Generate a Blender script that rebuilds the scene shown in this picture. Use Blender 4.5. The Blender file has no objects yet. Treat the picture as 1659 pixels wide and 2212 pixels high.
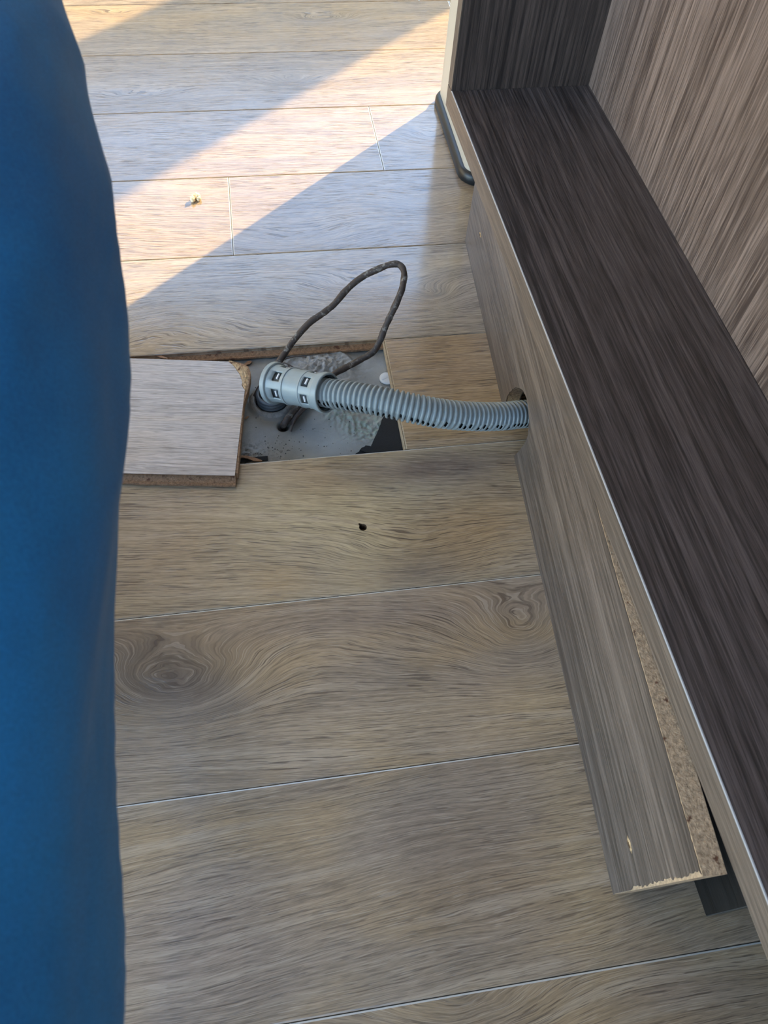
import bpy, bmesh, math, random
from math import sin, cos, pi, exp, radians
from mathutils import Vector, Matrix
from mathutils.geometry import delaunay_2d_cdt
random.seed(7)
C = bpy.context.scene.collection
SC = bpy.context.scene

# ------------------------------------------------------------------ camera
TILT, ROLL, YAW, CAMH = 0.57372237, 0.09533118, -0.22532612, 0.7680173
FPX, CXP, CYP = 1661.0, 829.5, 1106.0
RM = Matrix.Rotation(YAW, 3, 'Z') @ Matrix.Rotation(TILT, 3, 'X') @ Matrix.Rotation(ROLL, 3, 'Z')
cam_d = bpy.data.cameras.new('camera'); cam = bpy.data.objects.new('camera', cam_d); C.objects.link(cam)
cam.matrix_world = Matrix.Translation((0, 0, CAMH)) @ RM.to_4x4()
cam_d.sensor_fit = 'VERTICAL'; cam_d.sensor_height = 24.0; cam_d.sensor_width = 18.0
cam_d.lens = 24.0 * FPX / 2212.0
cam_d.clip_start = 0.01; cam_d.clip_end = 200
cam_d.dof.use_dof = True; cam_d.dof.focus_distance = 1.0; cam_d.dof.aperture_fstop = 12.0
SC.camera = cam
def at(px, py, z=0.0):          # a photograph pixel seen on the level plane z
    d = RM @ Vector(((px - CXP) / FPX, -(py - CYP) / FPX, -1.0))
    return Vector((0, 0, CAMH)) + d * ((z - CAMH) / d.z)

# ------------------------------------------------------------------ light
SUN_AZ, SUN_EL = radians(42.4), radians(29)
w = bpy.data.worlds.new('sky'); SC.world = w; w.use_nodes = True
nt = w.node_tree; bg = nt.nodes['Background']
sky = nt.nodes.new('ShaderNodeTexSky'); sky.sky_type = 'NISHITA'; sky.sun_disc = False
sky.sun_elevation = SUN_EL; sky.sun_rotation = pi / 2 - SUN_AZ
sky.air_density = 1.0; sky.dust_density = 0.1; sky.ozone_density = 2.2
wb = nt.nodes.new('ShaderNodeMix'); wb.data_type = 'RGBA'; wb.blend_type = 'MULTIPLY'; wb.inputs[0].default_value = 1.0
wb.inputs[7].default_value = (1.08, 1.0, .90, 1)                # daylight white balance of the picture
nt.links.new(sky.outputs[0], wb.inputs[6]); nt.links.new(wb.outputs[2], bg.inputs[0]); bg.inputs[1].default_value = 0.50
sd = bpy.data.lights.new('sun', 'SUN'); sun = bpy.data.objects.new('sun', sd); C.objects.link(sun)
sd.energy = 4.6; sd.color = (1.0, 0.75, 0.36); sd.angle = radians(0.55)
sv = Vector((cos(SUN_AZ) * cos(SUN_EL), sin(SUN_AZ) * cos(SUN_EL), sin(SUN_EL)))
sun.rotation_euler = sv.to_track_quat('Z', 'Y').to_euler()
SC.view_settings.view_transform = 'Standard'; SC.view_settings.look = 'None'
SC.view_settings.gamma = 1.0; SC.view_settings.use_curve_mapping = False
SC.view_settings.exposure = 1.5
SC.cycles.max_bounces = 8; SC.cycles.diffuse_bounces = 5
SC.cycles.sample_clamp_indirect = 8

# ------------------------------------------------------------------ helpers
def obj(name, bm, mat, parent=None, smooth=False):
    me = bpy.data.meshes.new(name)
    bmesh.ops.recalc_face_normals(bm, faces=bm.faces)
    bm.to_mesh(me); bm.free()
    o = bpy.data.objects.new(name, me); C.objects.link(o)
    for m in (mat if isinstance(mat, (list, tuple)) else [mat]):
        me.materials.append(m)
    if smooth:
        for p in me.polygons: p.use_smooth = True
    if parent: o.parent = parent
    return o
def sharpen(bm, deg=24):
    bm.normal_update()
    for e in bm.edges:
        if len(e.link_faces) == 2 and e.calc_face_angle(0) > radians(deg): e.smooth = False
def tag(o, label=None, cat=None, group=None, kind=None):
    if label: o['label'] = label
    if cat: o['category'] = cat
    if group: o['group'] = group
    if kind: o['kind'] = kind
    return o
def empty(name, loc=(0, 0, 0)):
    o = bpy.data.objects.new(name, None); C.objects.link(o); o.location = loc; o.empty_display_size = .05
    return o
def box(bm, x0, x1, y0, y1, z0, z1, bev=0.0, seg=2):
    r = bmesh.ops.create_cube(bm, size=1.0)
    vs = r['verts']
    for v in vs:
        v.co = Vector((x0 + (v.co.x + .5) * (x1 - x0), y0 + (v.co.y + .5) * (y1 - y0), z0 + (v.co.z + .5) * (z1 - z0)))
    if bev:
        es = list({e for v in vs for e in v.link_edges})
        bmesh.ops.bevel(bm, geom=es, offset=bev, segments=seg, profile=.5, affect='EDGES')
def prism(bm, pts, z0, z1, f=lambda x, y, z: Vector((x, y, z))):
    """polygon pts (x,y) extruded z0..z1, mapped by f; caps filled inside the outline only"""
    q = []
    for p in pts:
        if not q or (abs(p[0] - q[-1][0]) + abs(p[1] - q[-1][1])) > 2e-5: q.append(p)
    n = len(q)
    vs, es, fs, _, _, _ = delaunay_2d_cdt([Vector((x, y)) for x, y in q], [(i, (i + 1) % n) for i in range(n)], [], 1, 1e-6)
    a = [bm.verts.new(f(v.x, v.y, z0)) for v in vs]; b = [bm.verts.new(f(v.x, v.y, z1)) for v in vs]
    cnt = {}
    for t in fs:
        bm.faces.new([a[i] for i in t]); bm.faces.new([b[i] for i in reversed(t)])
        for i in range(len(t)):
            k = (min(t[i], t[(i + 1) % len(t)]), max(t[i], t[(i + 1) % len(t)])); cnt[k] = cnt.get(k, 0) + 1
    for (i, j), c_ in cnt.items():
        if c_ == 1: bm.faces.new((a[i], a[j], b[j], b[i]))
def catmull(pts, n=8):
    P = [Vector(p) for p in pts]; P = [P[0] * 2 - P[1]] + P + [P[-1] * 2 - P[-2]]
    out = []
    for i in range(1, len(P) - 2):
        for k in range(n):
            t = k / n; a, b, c, d = P[i - 1], P[i], P[i + 1], P[i + 2]
            out.append(.5 * ((2 * b) + (c - a) * t + (2 * a - 5 * b + 4 * c - d) * t * t + (3 * b - a - 3 * c + d) * t ** 3))
    out.append(P[-2]); return out
def frames(path):
    T = [(path[min(i + 1, len(path) - 1)] - path[max(i - 1, 0)]).normalized() for i in range(len(path))]
    u = T[0].cross(Vector((0, 0, 1)))
    if u.length < .1: u = T[0].cross(Vector((0, 1, 0)))
    u.normalize(); out = []
    for t in T:
        u = (u - t * u.dot(t)).normalized(); out.append((t, u, t.cross(u)))
    return out
def tube(bm, path, rad, seg=12, cap=True, wob=0.0):
    fr = frames(path); rings = []
    for i, (p, (t, u, v)) in enumerate(zip(path, fr)):
        r = rad(i / (len(path) - 1)) if callable(rad) else rad
        rings.append([bm.verts.new(p + (u * cos(2 * pi * k / seg) + v * sin(2 * pi * k / seg)) * r * (1 + random.uniform(-wob, wob))) for k in range(seg)])
    for a, b in zip(rings, rings[1:]):
        for k in range(seg): bm.faces.new((a[k], a[(k + 1) % seg], b[(k + 1) % seg], b[k]))
    if cap: bm.faces.new(rings[0][::-1]); bm.faces.new(rings[-1])
    return rings
def resample(path, step):
    out = [path[0].copy()]; acc = 0
    for a, b in zip(path, path[1:]):
        L = (b - a).length; 
        while acc + L >= step:
            t = (step - acc) / L; a = a.lerp(b, t); L = (b - a).length; out.append(a.copy()); acc = 0
            if L < 1e-9: break
        acc += L
    return out

# ------------------------------------------------------------------ materials
class N:
    def __init__(s, name):
        s.m = bpy.data.materials.new(name); s.m.use_nodes = True; s.t = s.m.node_tree
        s.b = s.t.nodes['Principled BSDF']; s.tc = None
    def set(s, inp, v):
        if isinstance(v, bpy.types.NodeSocket): s.t.links.new(v, inp)
        elif v is not None: inp.default_value = v
    def node(s, ty, **k):
        n = s.t.nodes.new(ty)
        for a, b in k.items(): setattr(n, a, b)
        return n
    def math(s, op, a, b=None, c=None):
        n = s.node('ShaderNodeMath', operation=op)
        s.set(n.inputs[0], a); s.set(n.inputs[1], b)
        if c is not None: s.set(n.inputs[2], c)
        return n.outputs[0]
    def add(s, a, b): return s.math('ADD', a, b)
    def mul(s, a, b): return s.math('MULTIPLY', a, b)
    def xyz(s, src='Object'):
        if not s.tc:
            s.tc = s.node('ShaderNodeTexCoord'); q = s.node('ShaderNodeSeparateXYZ'); s.t.links.new(s.tc.outputs[src], q.inputs[0]); s.q = q
        return s.q.outputs
    def comb(s, x, y, z=0.0):
        n = s.node('ShaderNodeCombineXYZ'); s.set(n.inputs[0], x); s.set(n.inputs[1], y); s.set(n.inputs[2], z); return n.outputs[0]
    def noise(s, vec, scale=1.0, detail=2.0, rough=.5, dist=0.0):
        n = s.node('ShaderNodeTexNoise'); s.set(n.inputs['Vector'], vec)
        n.inputs['Scale'].default_value = scale; n.inputs['Detail'].default_value = detail
        n.inputs['Roughness'].default_value = rough; n.inputs['Distortion'].default_value = dist
        return n.outputs[0]
    def ramp(s, v, stops):
        n = s.node('ShaderNodeValToRGB'); s.set(n.inputs[0], v); e = n.color_ramp.elements
        while len(e) < len(stops): e.new(.5)
        for i, (p, c) in enumerate(stops):
            e[i].position = p; e[i].color = (c, c, c, 1) if isinstance(c, (int, float)) else (*c, 1)
        return n.outputs[0]
    def step(s, v, a, b):
        n = s.node('ShaderNodeMapRange', clamp=True); n.interpolation_type = 'SMOOTHSTEP'
        s.set(n.inputs[0], v); n.inputs[1].default_value = a; n.inputs[2].default_value = b; return n.outputs[0]
    def mix(s, f, a, b, mode='MIX'):
        n = s.node('ShaderNodeMix', data_type='RGBA', blend_type=mode); s.set(n.inputs[0], f)
        for i, v in ((6, a), (7, b)): s.set(n.inputs[i], (*v, 1) if isinstance(v, tuple) and len(v) == 3 else v)
        return n.outputs[2]
    def gauss(s, cx, cy, ax, ay):
        x, y = s.xyz()[0], s.xyz()[1]
        dx = s.mul(s.math('SUBTRACT', x, cx), 1 / ax); dy = s.mul(s.math('SUBTRACT', y, cy), 1 / ay)
        return s.math('EXPONENT', s.mul(s.add(s.mul(dx, dx), s.mul(dy, dy)), -1.0))
    def bump(s, hgt, dist=.001, strength=1.0):
        n = s.node('ShaderNodeBump'); s.set(n.inputs['Height'], hgt); n.inputs['Distance'].default_value = dist
        n.inputs['Strength'].default_value = strength; s.t.links.new(n.outputs[0], s.b.inputs['Normal'])
    def out(s, col, rough=.5, metal=0.0, spec=None):
        s.set(s.b.inputs['Base Color'], (*col, 1) if isinstance(col, tuple) and len(col) == 3 else col)
        s.set(s.b.inputs['Roughness'], rough); s.b.inputs['Metallic'].default_value = metal
        if spec is not None: s.b.inputs['Specular IOR Level'].default_value = spec
        return s.m

def oak(name, seed=0.0, light=(.40, .315, .205), dark=(.235, .185, .13), knots=(), tints=(), wob=.035, slope=0.0, rough=.13, poreamt=.7):
    """oak-print laminate; knots = (x, y, ax, ay, amplitude, darkness) in plank coordinates"""
    n = N(name); x, y, z = n.xyz()
    lowv = n.comb(n.mul(x, 2.2), n.mul(y, 7.0), seed * 3.1)
    f = n.add(y, n.mul(n.math('SUBTRACT', n.noise(lowv, 1, 2, .5), .5), wob))
    if slope: f = n.add(f, n.mul(x, slope))
    f = n.add(f, n.mul(n.math('SUBTRACT', n.noise(n.comb(n.mul(x, 16.0), n.mul(y, 55.0), seed + 2), 1, 2, .5), .5), .0035))
    dk = None
    for kx, ky, ax, ay, amp, d in knots:
        g = n.gauss(kx, ky, ax, ay); f = n.add(f, n.mul(g, n.add(amp, n.mul(n.math('SUBTRACT', n.noise(n.comb(n.mul(x, 13.0), n.mul(y, 30.0), seed + kx), 1, 3, .5), .5), abs(amp) * .42))))
        if d:
            g2 = n.mul(n.gauss(kx, ky, ax * .9, ay * .9), d); dk = g2 if dk is None else n.add(dk, g2)
    broad = n.noise(n.comb(n.mul(x, 1.6), n.mul(f, 34.0), seed), 1, 3, .55)
    grain = n.noise(n.comb(n.mul(x, 8.0), n.mul(f, 400.0), seed + 5), 1, 4, .6)
    fine = n.noise(n.comb(n.mul(x, 60.0), n.mul(f, 900.0), seed + 9), 1, 2, .6)
    pore = n.noise(n.comb(n.mul(x, 20.0), n.mul(f, 780.0), seed + 13), 1, 2, .5)
    pm = n.noise(n.comb(n.mul(x, 5.0), n.mul(f, 30.0), seed + 17), 1, 2, .5)
    ring = n.noise(n.comb(n.mul(x, 3.0), n.mul(f, 75.0), seed + 21), 1, 1, .4)
    c = n.mix(n.step(broad, .28, .76), tuple(.3 * l_ + .7 * d_ for l_, d_ in zip(light, dark)), light)
    patch = n.noise(n.comb(n.mul(x, 6.0), n.mul(y, 11.0), seed + 30), 1, 2, .5)
    c = n.mix(n.mul(n.step(patch, .46, .66), .55), c, (.375, .265, .135))
    c = n.mix(n.mul(n.step(patch, .52, .34), .40), c, (.25, .205, .165))
    for tx, ty, tax, tay, col, amt in tints:
        c = n.mix(n.mul(n.gauss(tx, ty, tax, tay), amt), c, col)
    if dk is not None:
        c = n.mix(n.math('MINIMUM', dk, 1.0), c, (.12, .095, .072))
    c = n.mix(1.0, c, n.ramp(grain, [(.25, .60), (.48, .98), (.75, 1.30)]), 'MULTIPLY')
    c = n.mix(1.0, c, n.ramp(fine, [(.3, .80), (.7, 1.18)]), 'MULTIPLY')
    c = n.mix(n.mul(n.step(ring, .56, .70), .28), c, (.50, .42, .31))
    pr = n.mul(n.step(pore, .575, .625), n.step(pm, .34, .52))
    pore2 = n.noise(n.comb(n.mul(x, 48.0), n.mul(f, 1400.0), seed + 43), 1, 1, .5)
    c = n.mix(n.mul(n.step(pore2, .58, .64), .38), c, (.10, .075, .055))
    fleck = n.noise(n.comb(n.mul(x, 30.0), n.mul(f, 1000.0), seed + 47), 1, 1, .5)
    c = n.mix(n.mul(n.step(fleck, .60, .66), .30), c, (.55, .47, .36))
    c = n.mix(n.mul(pr, poreamt), c, (.075, .054, .040))
    h = n.add(n.mul(grain, .45), n.mul(n.math('SUBTRACT', 1.0, pr), .5))
    n.bump(h, .00022, .8)
    r = n.add(rough, n.mul(n.math('SUBTRACT', grain, .5), .15))
    c = n.mix(1.0, c, (1.05, .975, .955), 'MULTIPLY')
    return n.out(c, r, spec=.8)

def laminate(name, axis, dark=(.026, .0195, .0175), light=(.13, .10, .092), mid=.5, seed=0.0, rough=.42, chip=None):
    """dark straight-grained laminate, grain along the given axis"""
    n = N(name); c3 = list(n.xyz()); g = c3[axis]; o = [c3[i] for i in range(3) if i != axis]
    low = n.noise(n.comb(n.mul(g, 1.5), n.mul(o[0], 9.0), n.mul(o[1], 9.0)), 1, 2, .5)
    a = n.add(o[0], n.mul(low, .012)); b = n.add(o[1], n.mul(low, .012))
    s1 = n.noise(n.comb(n.add(n.mul(g, 4.0), seed), n.mul(a, 260.0), n.mul(b, 260.0)), 1, 4, .62)
    s2 = n.noise(n.comb(n.add(n.mul(g, 22.0), seed), n.mul(a, 900.0), n.mul(b, 900.0)), 1, 2, .7)
    s3 = n.noise(n.comb(n.add(n.mul(g, 1.2), seed), n.mul(a, 38.0), n.mul(b, 38.0)), 1, 2, .5)
    v = n.add(n.add(n.mul(s1, .50), n.mul(s2, .42)), n.mul(s3, .18))
    m2 = tuple((p * .55 + q * .45) for p, q in zip(dark, light))
    c = n.ramp(v, [(mid - .04, dark), (mid + .06, m2), (mid + .155, light)])
    n.bump(n.add(s1, n.mul(s2, .6)), .0003, .8)
    return n.out(c, rough, spec=.5)

def plain(name, col, rough=.5, var=.0, scale=40.0, bump=0.0, metal=0.0, spec=None):
    n = N(name); c = col
    v = n.comb(*n.xyz())
    if var:
        q = n.noise(v, scale, 3, .6)
        c = n.mix(1.0, (*col, 1), n.ramp(q, [(.25, 1 - var), (.75, 1 + var)]), 'MULTIPLY')
    if bump: n.bump(n.noise(v, scale * 3, 3, .6), bump, 1.0)
    return n.out(c, rough, metal, spec)

def chipboard(name, base=(.33, .225, .13)):
    n = N(name); v = n.comb(*n.xyz())
    vo = n.node('ShaderNodeTexVoronoi'); n.set(vo.inputs['Vector'], v); vo.inputs['Scale'].default_value = 330.0
    b = n.noise(v, 260, 4, .7); c = n.mix(1.0, (*base, 1), n.ramp(b, [(.25, .42), (.5, 1.0), (.75, 1.45)]), 'MULTIPLY')
    c = n.mix(n.step(n.noise(v, 90, 3, .6), .60, .70), c, (.13, .06, .035))
    c = n.mix(n.mul(n.step(vo.outputs['Distance'], .25, .1), .35), c, (.52, .42, .28))
    n.bump(n.add(b, n.noise(v, 600, 2, .6)), .0008, 1.0)
    return n.out(c, .85, spec=.2)

M_hdf = chipboard('brown_fibreboard', (.30, .18, .105))
M_hdf_light = chipboard('torn_fibreboard', (.50, .34, .19))
M_chip = chipboard('chipboard', (.44, .31, .20))
M_hole = plain('dark_fibre_rim', (.10, .055, .025), .9, .5, 300, .0006)
M_white = plain('white_plaster', (.84, .81, .76), .8, .03, 3)
M_frame = plain('window_frame_paint', (.35, .36, .37), .4)
M_black = plain('black_rubber', (.012, .014, .016), .38, .2, 30)
M_underlay = plain('black_underlay', (.008, .009, .011), .8, .3, 400, .0006)
M_hose = plain('grey_pipe_plastic', (.235, .275, .285), .33, .10, 120, 0)
M_coupler = plain('light_grey_plastic', (.27, .315, .325), .34, .06, 60, 0)
M_hose_dark = plain('dark_grey_pipe_plastic', (.06, .07, .08), .4, .15, 80)
M_inside = plain('dark_inner_plastic', (.05, .06, .065), .5)
M_cream = plain('cream_enamel', (.53, .50, .43), .35, .02, 5)
M_cap = plain('white_plastic', (.62, .64, .66), .35, .04, 60)
M_sleeve = plain('grey_mortar_collar', (.20, .19, .175), .6, .35, 200, .0008)
M_crumb = plain('popped_crumb', (.95, .80, .52), .7, .22, 260, .0003)
M_wood_splinter = plain('wood_splinter', (.30, .17, .095), .8, .4, 300, .0004)
M_wire = plain('rusty_wire', (.06, .042, .035), .6, .3, 200)
n = N('dusty_cable_rubber'); v = n.comb(*n.xyz())
M_cable = n.out(n.mix(n.step(n.noise(v, 110, 5, .75), .53, .68), (.045, .031, .025), (.26, .24, .21)), .62); n.bump(n.noise(v, 300, 3, .6), .0005, 1)
M_band = plain('edge_glint_tone', (.42, .41, .42), .25)
n = N('blue_cotton'); v = n.comb(*n.xyz())
q = n.noise(v, 9, 3, .6)
cf = n.mix(n.step(q, .3, .7), (.006, .12, .34), (.012, .17, .44))
cf = n.mix(1.0, cf, n.ramp(n.noise(v, 900, 2, .6), [(.3, .85), (.7, 1.15)]), 'MULTIPLY')
M_cloth = n.out(cf, .85, spec=.25); n.b.inputs['Sheen Weight'].default_value = .12
n.bump(n.add(n.mul(n.noise(n.comb(n.mul(n.xyz()[0], 20), n.mul(n.xyz()[1], 8), n.mul(n.xyz()[2], 20)), 1, 3, .5, .3), 1.0), n.mul(n.noise(v, 1200, 1, .5), .03)), .006, .7)
M_shoe = plain('dark_shoe_leather', (.02, .018, .016), .5, .2, 60)

# ------------------------------------------------------------------ setting: floor slab with the bare patch
PW, YL0 = .193, 1.53826
def yb(k): return YL0 - PW * k                       # joint k of the laminate
ZS = -.0145                                          # top of the screed
PIPE = at(591, 902, ZS) + Vector((0, .0265, 0)); PIPE.z = ZS
HOLE_A = at(552, 863, ZS); HOLE_B = at(612, 921, ZS)
HEAP = at(700, 795, ZS); ROUGH = at(795, 925, ZS); ROUGH2 = at(735, 893, ZS); ARC = at(655, 800, ZS); DENT = at(545, 985, ZS)
from mathutils import noise as mn
def nz(x, y, s, o=0.0): return mn.noise(Vector((x * s, y * s, o)))
def fbm(x, y, s, o=0.0): return nz(x, y, s, o) + .5 * nz(x, y, s * 2.1, o + 3) + .25 * nz(x, y, s * 4.3, o + 7)
def G(x, y, c, ax, ay, rot=0.0):
    dx, dy = x - c.x, y - c.y; u = dx * cos(rot) + dy * sin(rot); v_ = -dx * sin(rot) + dy * cos(rot)
    return exp(-(u / ax) ** 2 - (v_ / ay) ** 2)
def screed_z(x, y):
    z = ZS + .0006 * fbm(x, y, 30)
    g = G(x, y, HEAP, .036, .024); z += g * (.010 + .0055 * fbm(x, y, 160, 2)) 
    r = math.hypot((x - HEAP.x + .008) / 1.25, y - HEAP.y + .004); z += .0035 * exp(-((r - .037) / .0035) ** 2) * (1 if y > HEAP.y - .01 else .2)
    g = G(x, y, ROUGH, .036, .020, -.35); z += g * (.003 * fbm(x, y, 230, 5) - .0035)
    g = G(x, y, ROUGH2, .022, .013, -.3); z += g * (.004 + .005 * fbm(x, y, 170, 9))
    g = G(x, y, DENT, .012, .012); z += g * (.002 + .003 * fbm(x, y, 200, 12))
    d = math.hypot(x - HOLE_B.x, y - HOLE_B.y); z -= .02 * exp(-(d / .0062) ** 4)
    d = math.hypot(x - HOLE_A.x, y - HOLE_A.y); z -= .02 * exp(-(d / .0068) ** 4)
    d = math.hypot(x - PIPE.x, y - PIPE.y); z += .003 * exp(-((d - .027) / .004) ** 2)
    return z
def lin(a, b, n_): return [a + (b - a) * i / n_ for i in range(n_)]
PX0, PX1, PY0, PY1 = -.30, .20, .555, .785
xs = lin(-1.5, PX0, 8) + lin(PX0, PX1, 330) + lin(PX1, 2.8, 8) + [2.8]
ys = lin(-1.6, PY0, 8) + lin(PY0, PY1, 170) + lin(PY1, 3.0, 8) + [3.0]
bm = bmesh.new()
gv = [[bm.verts.new((x, y, screed_z(x, y) if PX0 <= x <= PX1 and PY0 <= y <= PY1 else ZS)) for y in ys] for x in xs]
for i in range(len(xs) - 1):
    for j in range(len(ys) - 1): bm.faces.new((gv[i][j], gv[i + 1][j], gv[i + 1][j + 1], gv[i][j + 1]))
n = N('grey_screed'); v = n.comb(*n.xyz())
c = n.mix(n.step(n.noise(v, 14, 4, .6), .35, .68), (.21, .21, .20), (.30, .30, .28))
c = n.mix(n.mul(n.step(n.noise(v, 60, 4, .7), .55, .75), .5), c, (.30, .30, .29))
scr = n.noise(n.comb(n.mul(n.add(n.xyz()[0], n.mul(n.xyz()[1], 2.2)), 14), n.mul(n.add(n.xyz()[1], n.mul(n.xyz()[0], .35)), 260)), 1, 2, .5)
c = n.mix(n.mul(n.step(scr, .66, .74), n.mul(n.gauss(ROUGH.x - .03, ROUGH.y - .012, .06, .03), .7)), c, (.06, .06, .062))
gm = n.math('MINIMUM', n.add(n.gauss(ROUGH.x, ROUGH.y + .002, .033, .020), n.mul(n.gauss(ROUGH2.x, ROUGH2.y, .02, .012), .8)), 1.0)
c = n.mix(n.mul(gm, n.step(n.noise(v, 210, 4, .7), .38, .62)), c, (.30, .40, .34))
c = n.mix(n.mul(n.gauss(HEAP.x, HEAP.y, .04, .026), n.step(n.noise(v, 190, 4, .75), .4, .6)), c, (.36, .37, .38))
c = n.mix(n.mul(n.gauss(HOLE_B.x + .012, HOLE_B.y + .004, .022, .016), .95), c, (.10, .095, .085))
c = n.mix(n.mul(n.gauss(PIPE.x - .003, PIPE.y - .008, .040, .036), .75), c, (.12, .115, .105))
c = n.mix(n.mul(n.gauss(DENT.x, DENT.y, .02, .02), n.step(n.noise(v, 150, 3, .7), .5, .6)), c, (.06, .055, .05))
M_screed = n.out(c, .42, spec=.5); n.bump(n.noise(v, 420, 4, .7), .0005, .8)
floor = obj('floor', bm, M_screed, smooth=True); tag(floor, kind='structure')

# laminate planks (each one a part of the floor)
ZT, PT = 0.0, .012
def plank_mesh(L, Wd, bev=.0011, hole=None, lift=0.0):
    bm = bmesh.new()
    x0, x1, y0, y1 = -L / 2, L / 2, -Wd / 2, Wd / 2
    b, t, zb = bev, 0.0, -PT
    def ring(dx, z): return [bm.verts.new(p) for p in ((x0 + dx, y0 + dx, z), (x1 - dx, y0 + dx, z), (x1 - dx, y1 - dx, z), (x0 + dx, y1 - dx, z))]
    r0, r1, r2, r3 = ring(0, zb), ring(0, -b * .8), ring(b * .4, -b * .35), ring(b * 1.3, t)
    for A, B in ((r0, r1), (r1, r2), (r2, r3)):
        for i in range(4): bm.faces.new((A[i], A[(i + 1) % 4], B[(i + 1) % 4], B[i])).material_index = 0 if A is r0 or i == 0 else 2
    bm.faces.new(r0[::-1])
    if hole:
        pts = [bm.verts.new((hx, hy, t)) for hx, hy in hole]; low = [bm.verts.new((hx, hy, zb + .001)) for hx, hy in hole]
        k = len(pts); es = []
        for i in range(k):
            es.append(bm.edges.new((pts[i], pts[(i + 1) % k]))) 
        for i in range(4): es.append(bm.edges.get((r3[i], r3[(i + 1) % 4])))
        bmesh.ops.triangle_fill(bm, edges=es, use_beauty=True)
        for i in range(k): 
            f = bm.faces.new((pts[i], low[i], low[(i + 1) % k], pts[(i + 1) % k])); f.material_index = 1
        f = bm.faces.new(low); f.material_index = 1
    else:
        bm.faces.new(r3)
    return bm
mats = [oak('oak_print_%s' % w_, seed=i * 11.3, slope=sl, light=lt, dark=dk_, wob=wb) for i, (w_, sl, lt, dk_, wb) in enumerate([
    ('tan', .02, (.40, .31, .20), (.25, .195, .13), .05), ('grey', -.03, (.35, .29, .215), (.215, .18, .14), .06),
    ('honey', .05, (.42, .315, .185), (.27, .20, .125), .05), ('brown', -.01, (.37, .285, .19), (.225, .17, .12), .07)])]
GAP = .0007; M_bevel = plain('plank_bevel_pale', (.60, .57, .53), .22)  # pale bevel tone on every top edge but the near one
def add_plank(r, xa, xb, mat=None, hole=None):
    """plank of row r (between joints r and r+1) from x=xa to xb"""
    ya, yb_ = yb(r + 1), yb(r); cx, cy = (xa + xb) / 2, (ya + yb_) / 2
    hl = [(hx - cx, hy - cy) for hx, hy in hole] if hole else None
    bm = plank_mesh(xb - xa - GAP, yb_ - ya - GAP, hole=hl)
    o = obj('plank', bm, [mat or random.choice(mats), M_hole, M_bevel], floor)
    o.location = (cx, cy, 0)
    return o
def knot(o_c, px, py, ax, ay, amp, d):              # knot seen at a pixel, in the coordinates of a plank centred on o_c
    p = at(px, py); return (p.x - o_c[0], p.y - o_c[1], ax, ay, amp, d)
def tint(o_c, px, py, ax, ay, col, amt):
    p = at(px, py); return (p.x - o_c[0], p.y - o_c[1], ax, ay, col, amt)
def centre(r, xa, xb): return ((xa + xb) / 2, (yb(r) + yb(r + 1)) / 2)
YEL, GRY, BRN = (.43, .345, .20), (.20, .165, .135), (.34, .245, .145)
END1, END2 = .209, -.047
special = {}
# row -1, above the first joint of the picture
c_ = centre(-1, -.85, .43); special[(-1, 0)] = (-.85, .43, oak('oak_print_far', 3, knots=[knot(c_, 700, 40, .07, .02, .035, .25), knot(c_, 240, 30, .05, .015, .02, .1)], wob=.05))
c_ = centre(0, -.62, .66); special[(0, 0)] = (-.62, .66, oak('oak_print_cathedral', 8, knots=[knot(c_, 640, 178, .08, .026, .030, .40), knot(c_, 300, 210, .12, .03, .03, .1)], wob=.04, light=(.37, .30, .21)))
special[(1, 0)] = (-1.071, END1, oak('oak_print_even', 15, slope=.03, wob=.03, light=(.38, .30, .20)))
c_ = centre(1, END1, END1 + 1.28); special[(1, 1)] = (END1, END1 + 1.28, oak('oak_print_flame', 18, knots=[knot(c_, 940, 300, .05, .03, .03, .1)]))
special[(2, 0)] = (END2 - 1.28, END2, oak('oak_print_sand', 22, slope=.10, wob=.03, light=(.40, .32, .21)))
c_ = centre(2, END2, END2 + 1.28); special[(2, 1)] = (END2, END2 + 1.28, oak('oak_print_arch', 27, knots=[knot(c_, 650, 520, .11, .05, .026, .12), knot(c_, 930, 440, .07, .045, .022, .1)], wob=.04))
c_ = centre(3, -.75, .53); special[(3, 0)] = (-.75, .53, oak('oak_print_swirl', 33, knots=[knot(c_, 360, 690, .11, .05, -.032, .1), knot(c_, 800, 625, .12, .05, .034, .1), knot(c_, 935, 640, .035, .022, .026, .5)], wob=.05, light=(.41, .345, .245), dark=(.27, .23, .17)))
CUT = .152
c_ = centre(4, CUT, CUT + .9); special[(4, 0)] = (CUT, CUT + .9, oak('oak_print_honey_cut', 40, light=(.42, .315, .19), dark=(.29, .21, .125), tints=[tint(c_, 930, 800, .12, .08, (.40, .28, .15), .5)], wob=.03))
special[(4, 1)] = (-1.2, -.30, mats[0])
hp = at(784, 1139); hole = [(hp.x + .0046 * cos(a), hp.y + .0046 * sin(a)) for a in [2 * pi * k / 20 for k in range(20)]]
hole = hole[:6] + [(hp.x - .0022, hp.y + .0056), (hp.x - .0042, hp.y + .0064), (hp.x - .0048, hp.y + .0044)] + hole[8:]
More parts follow.
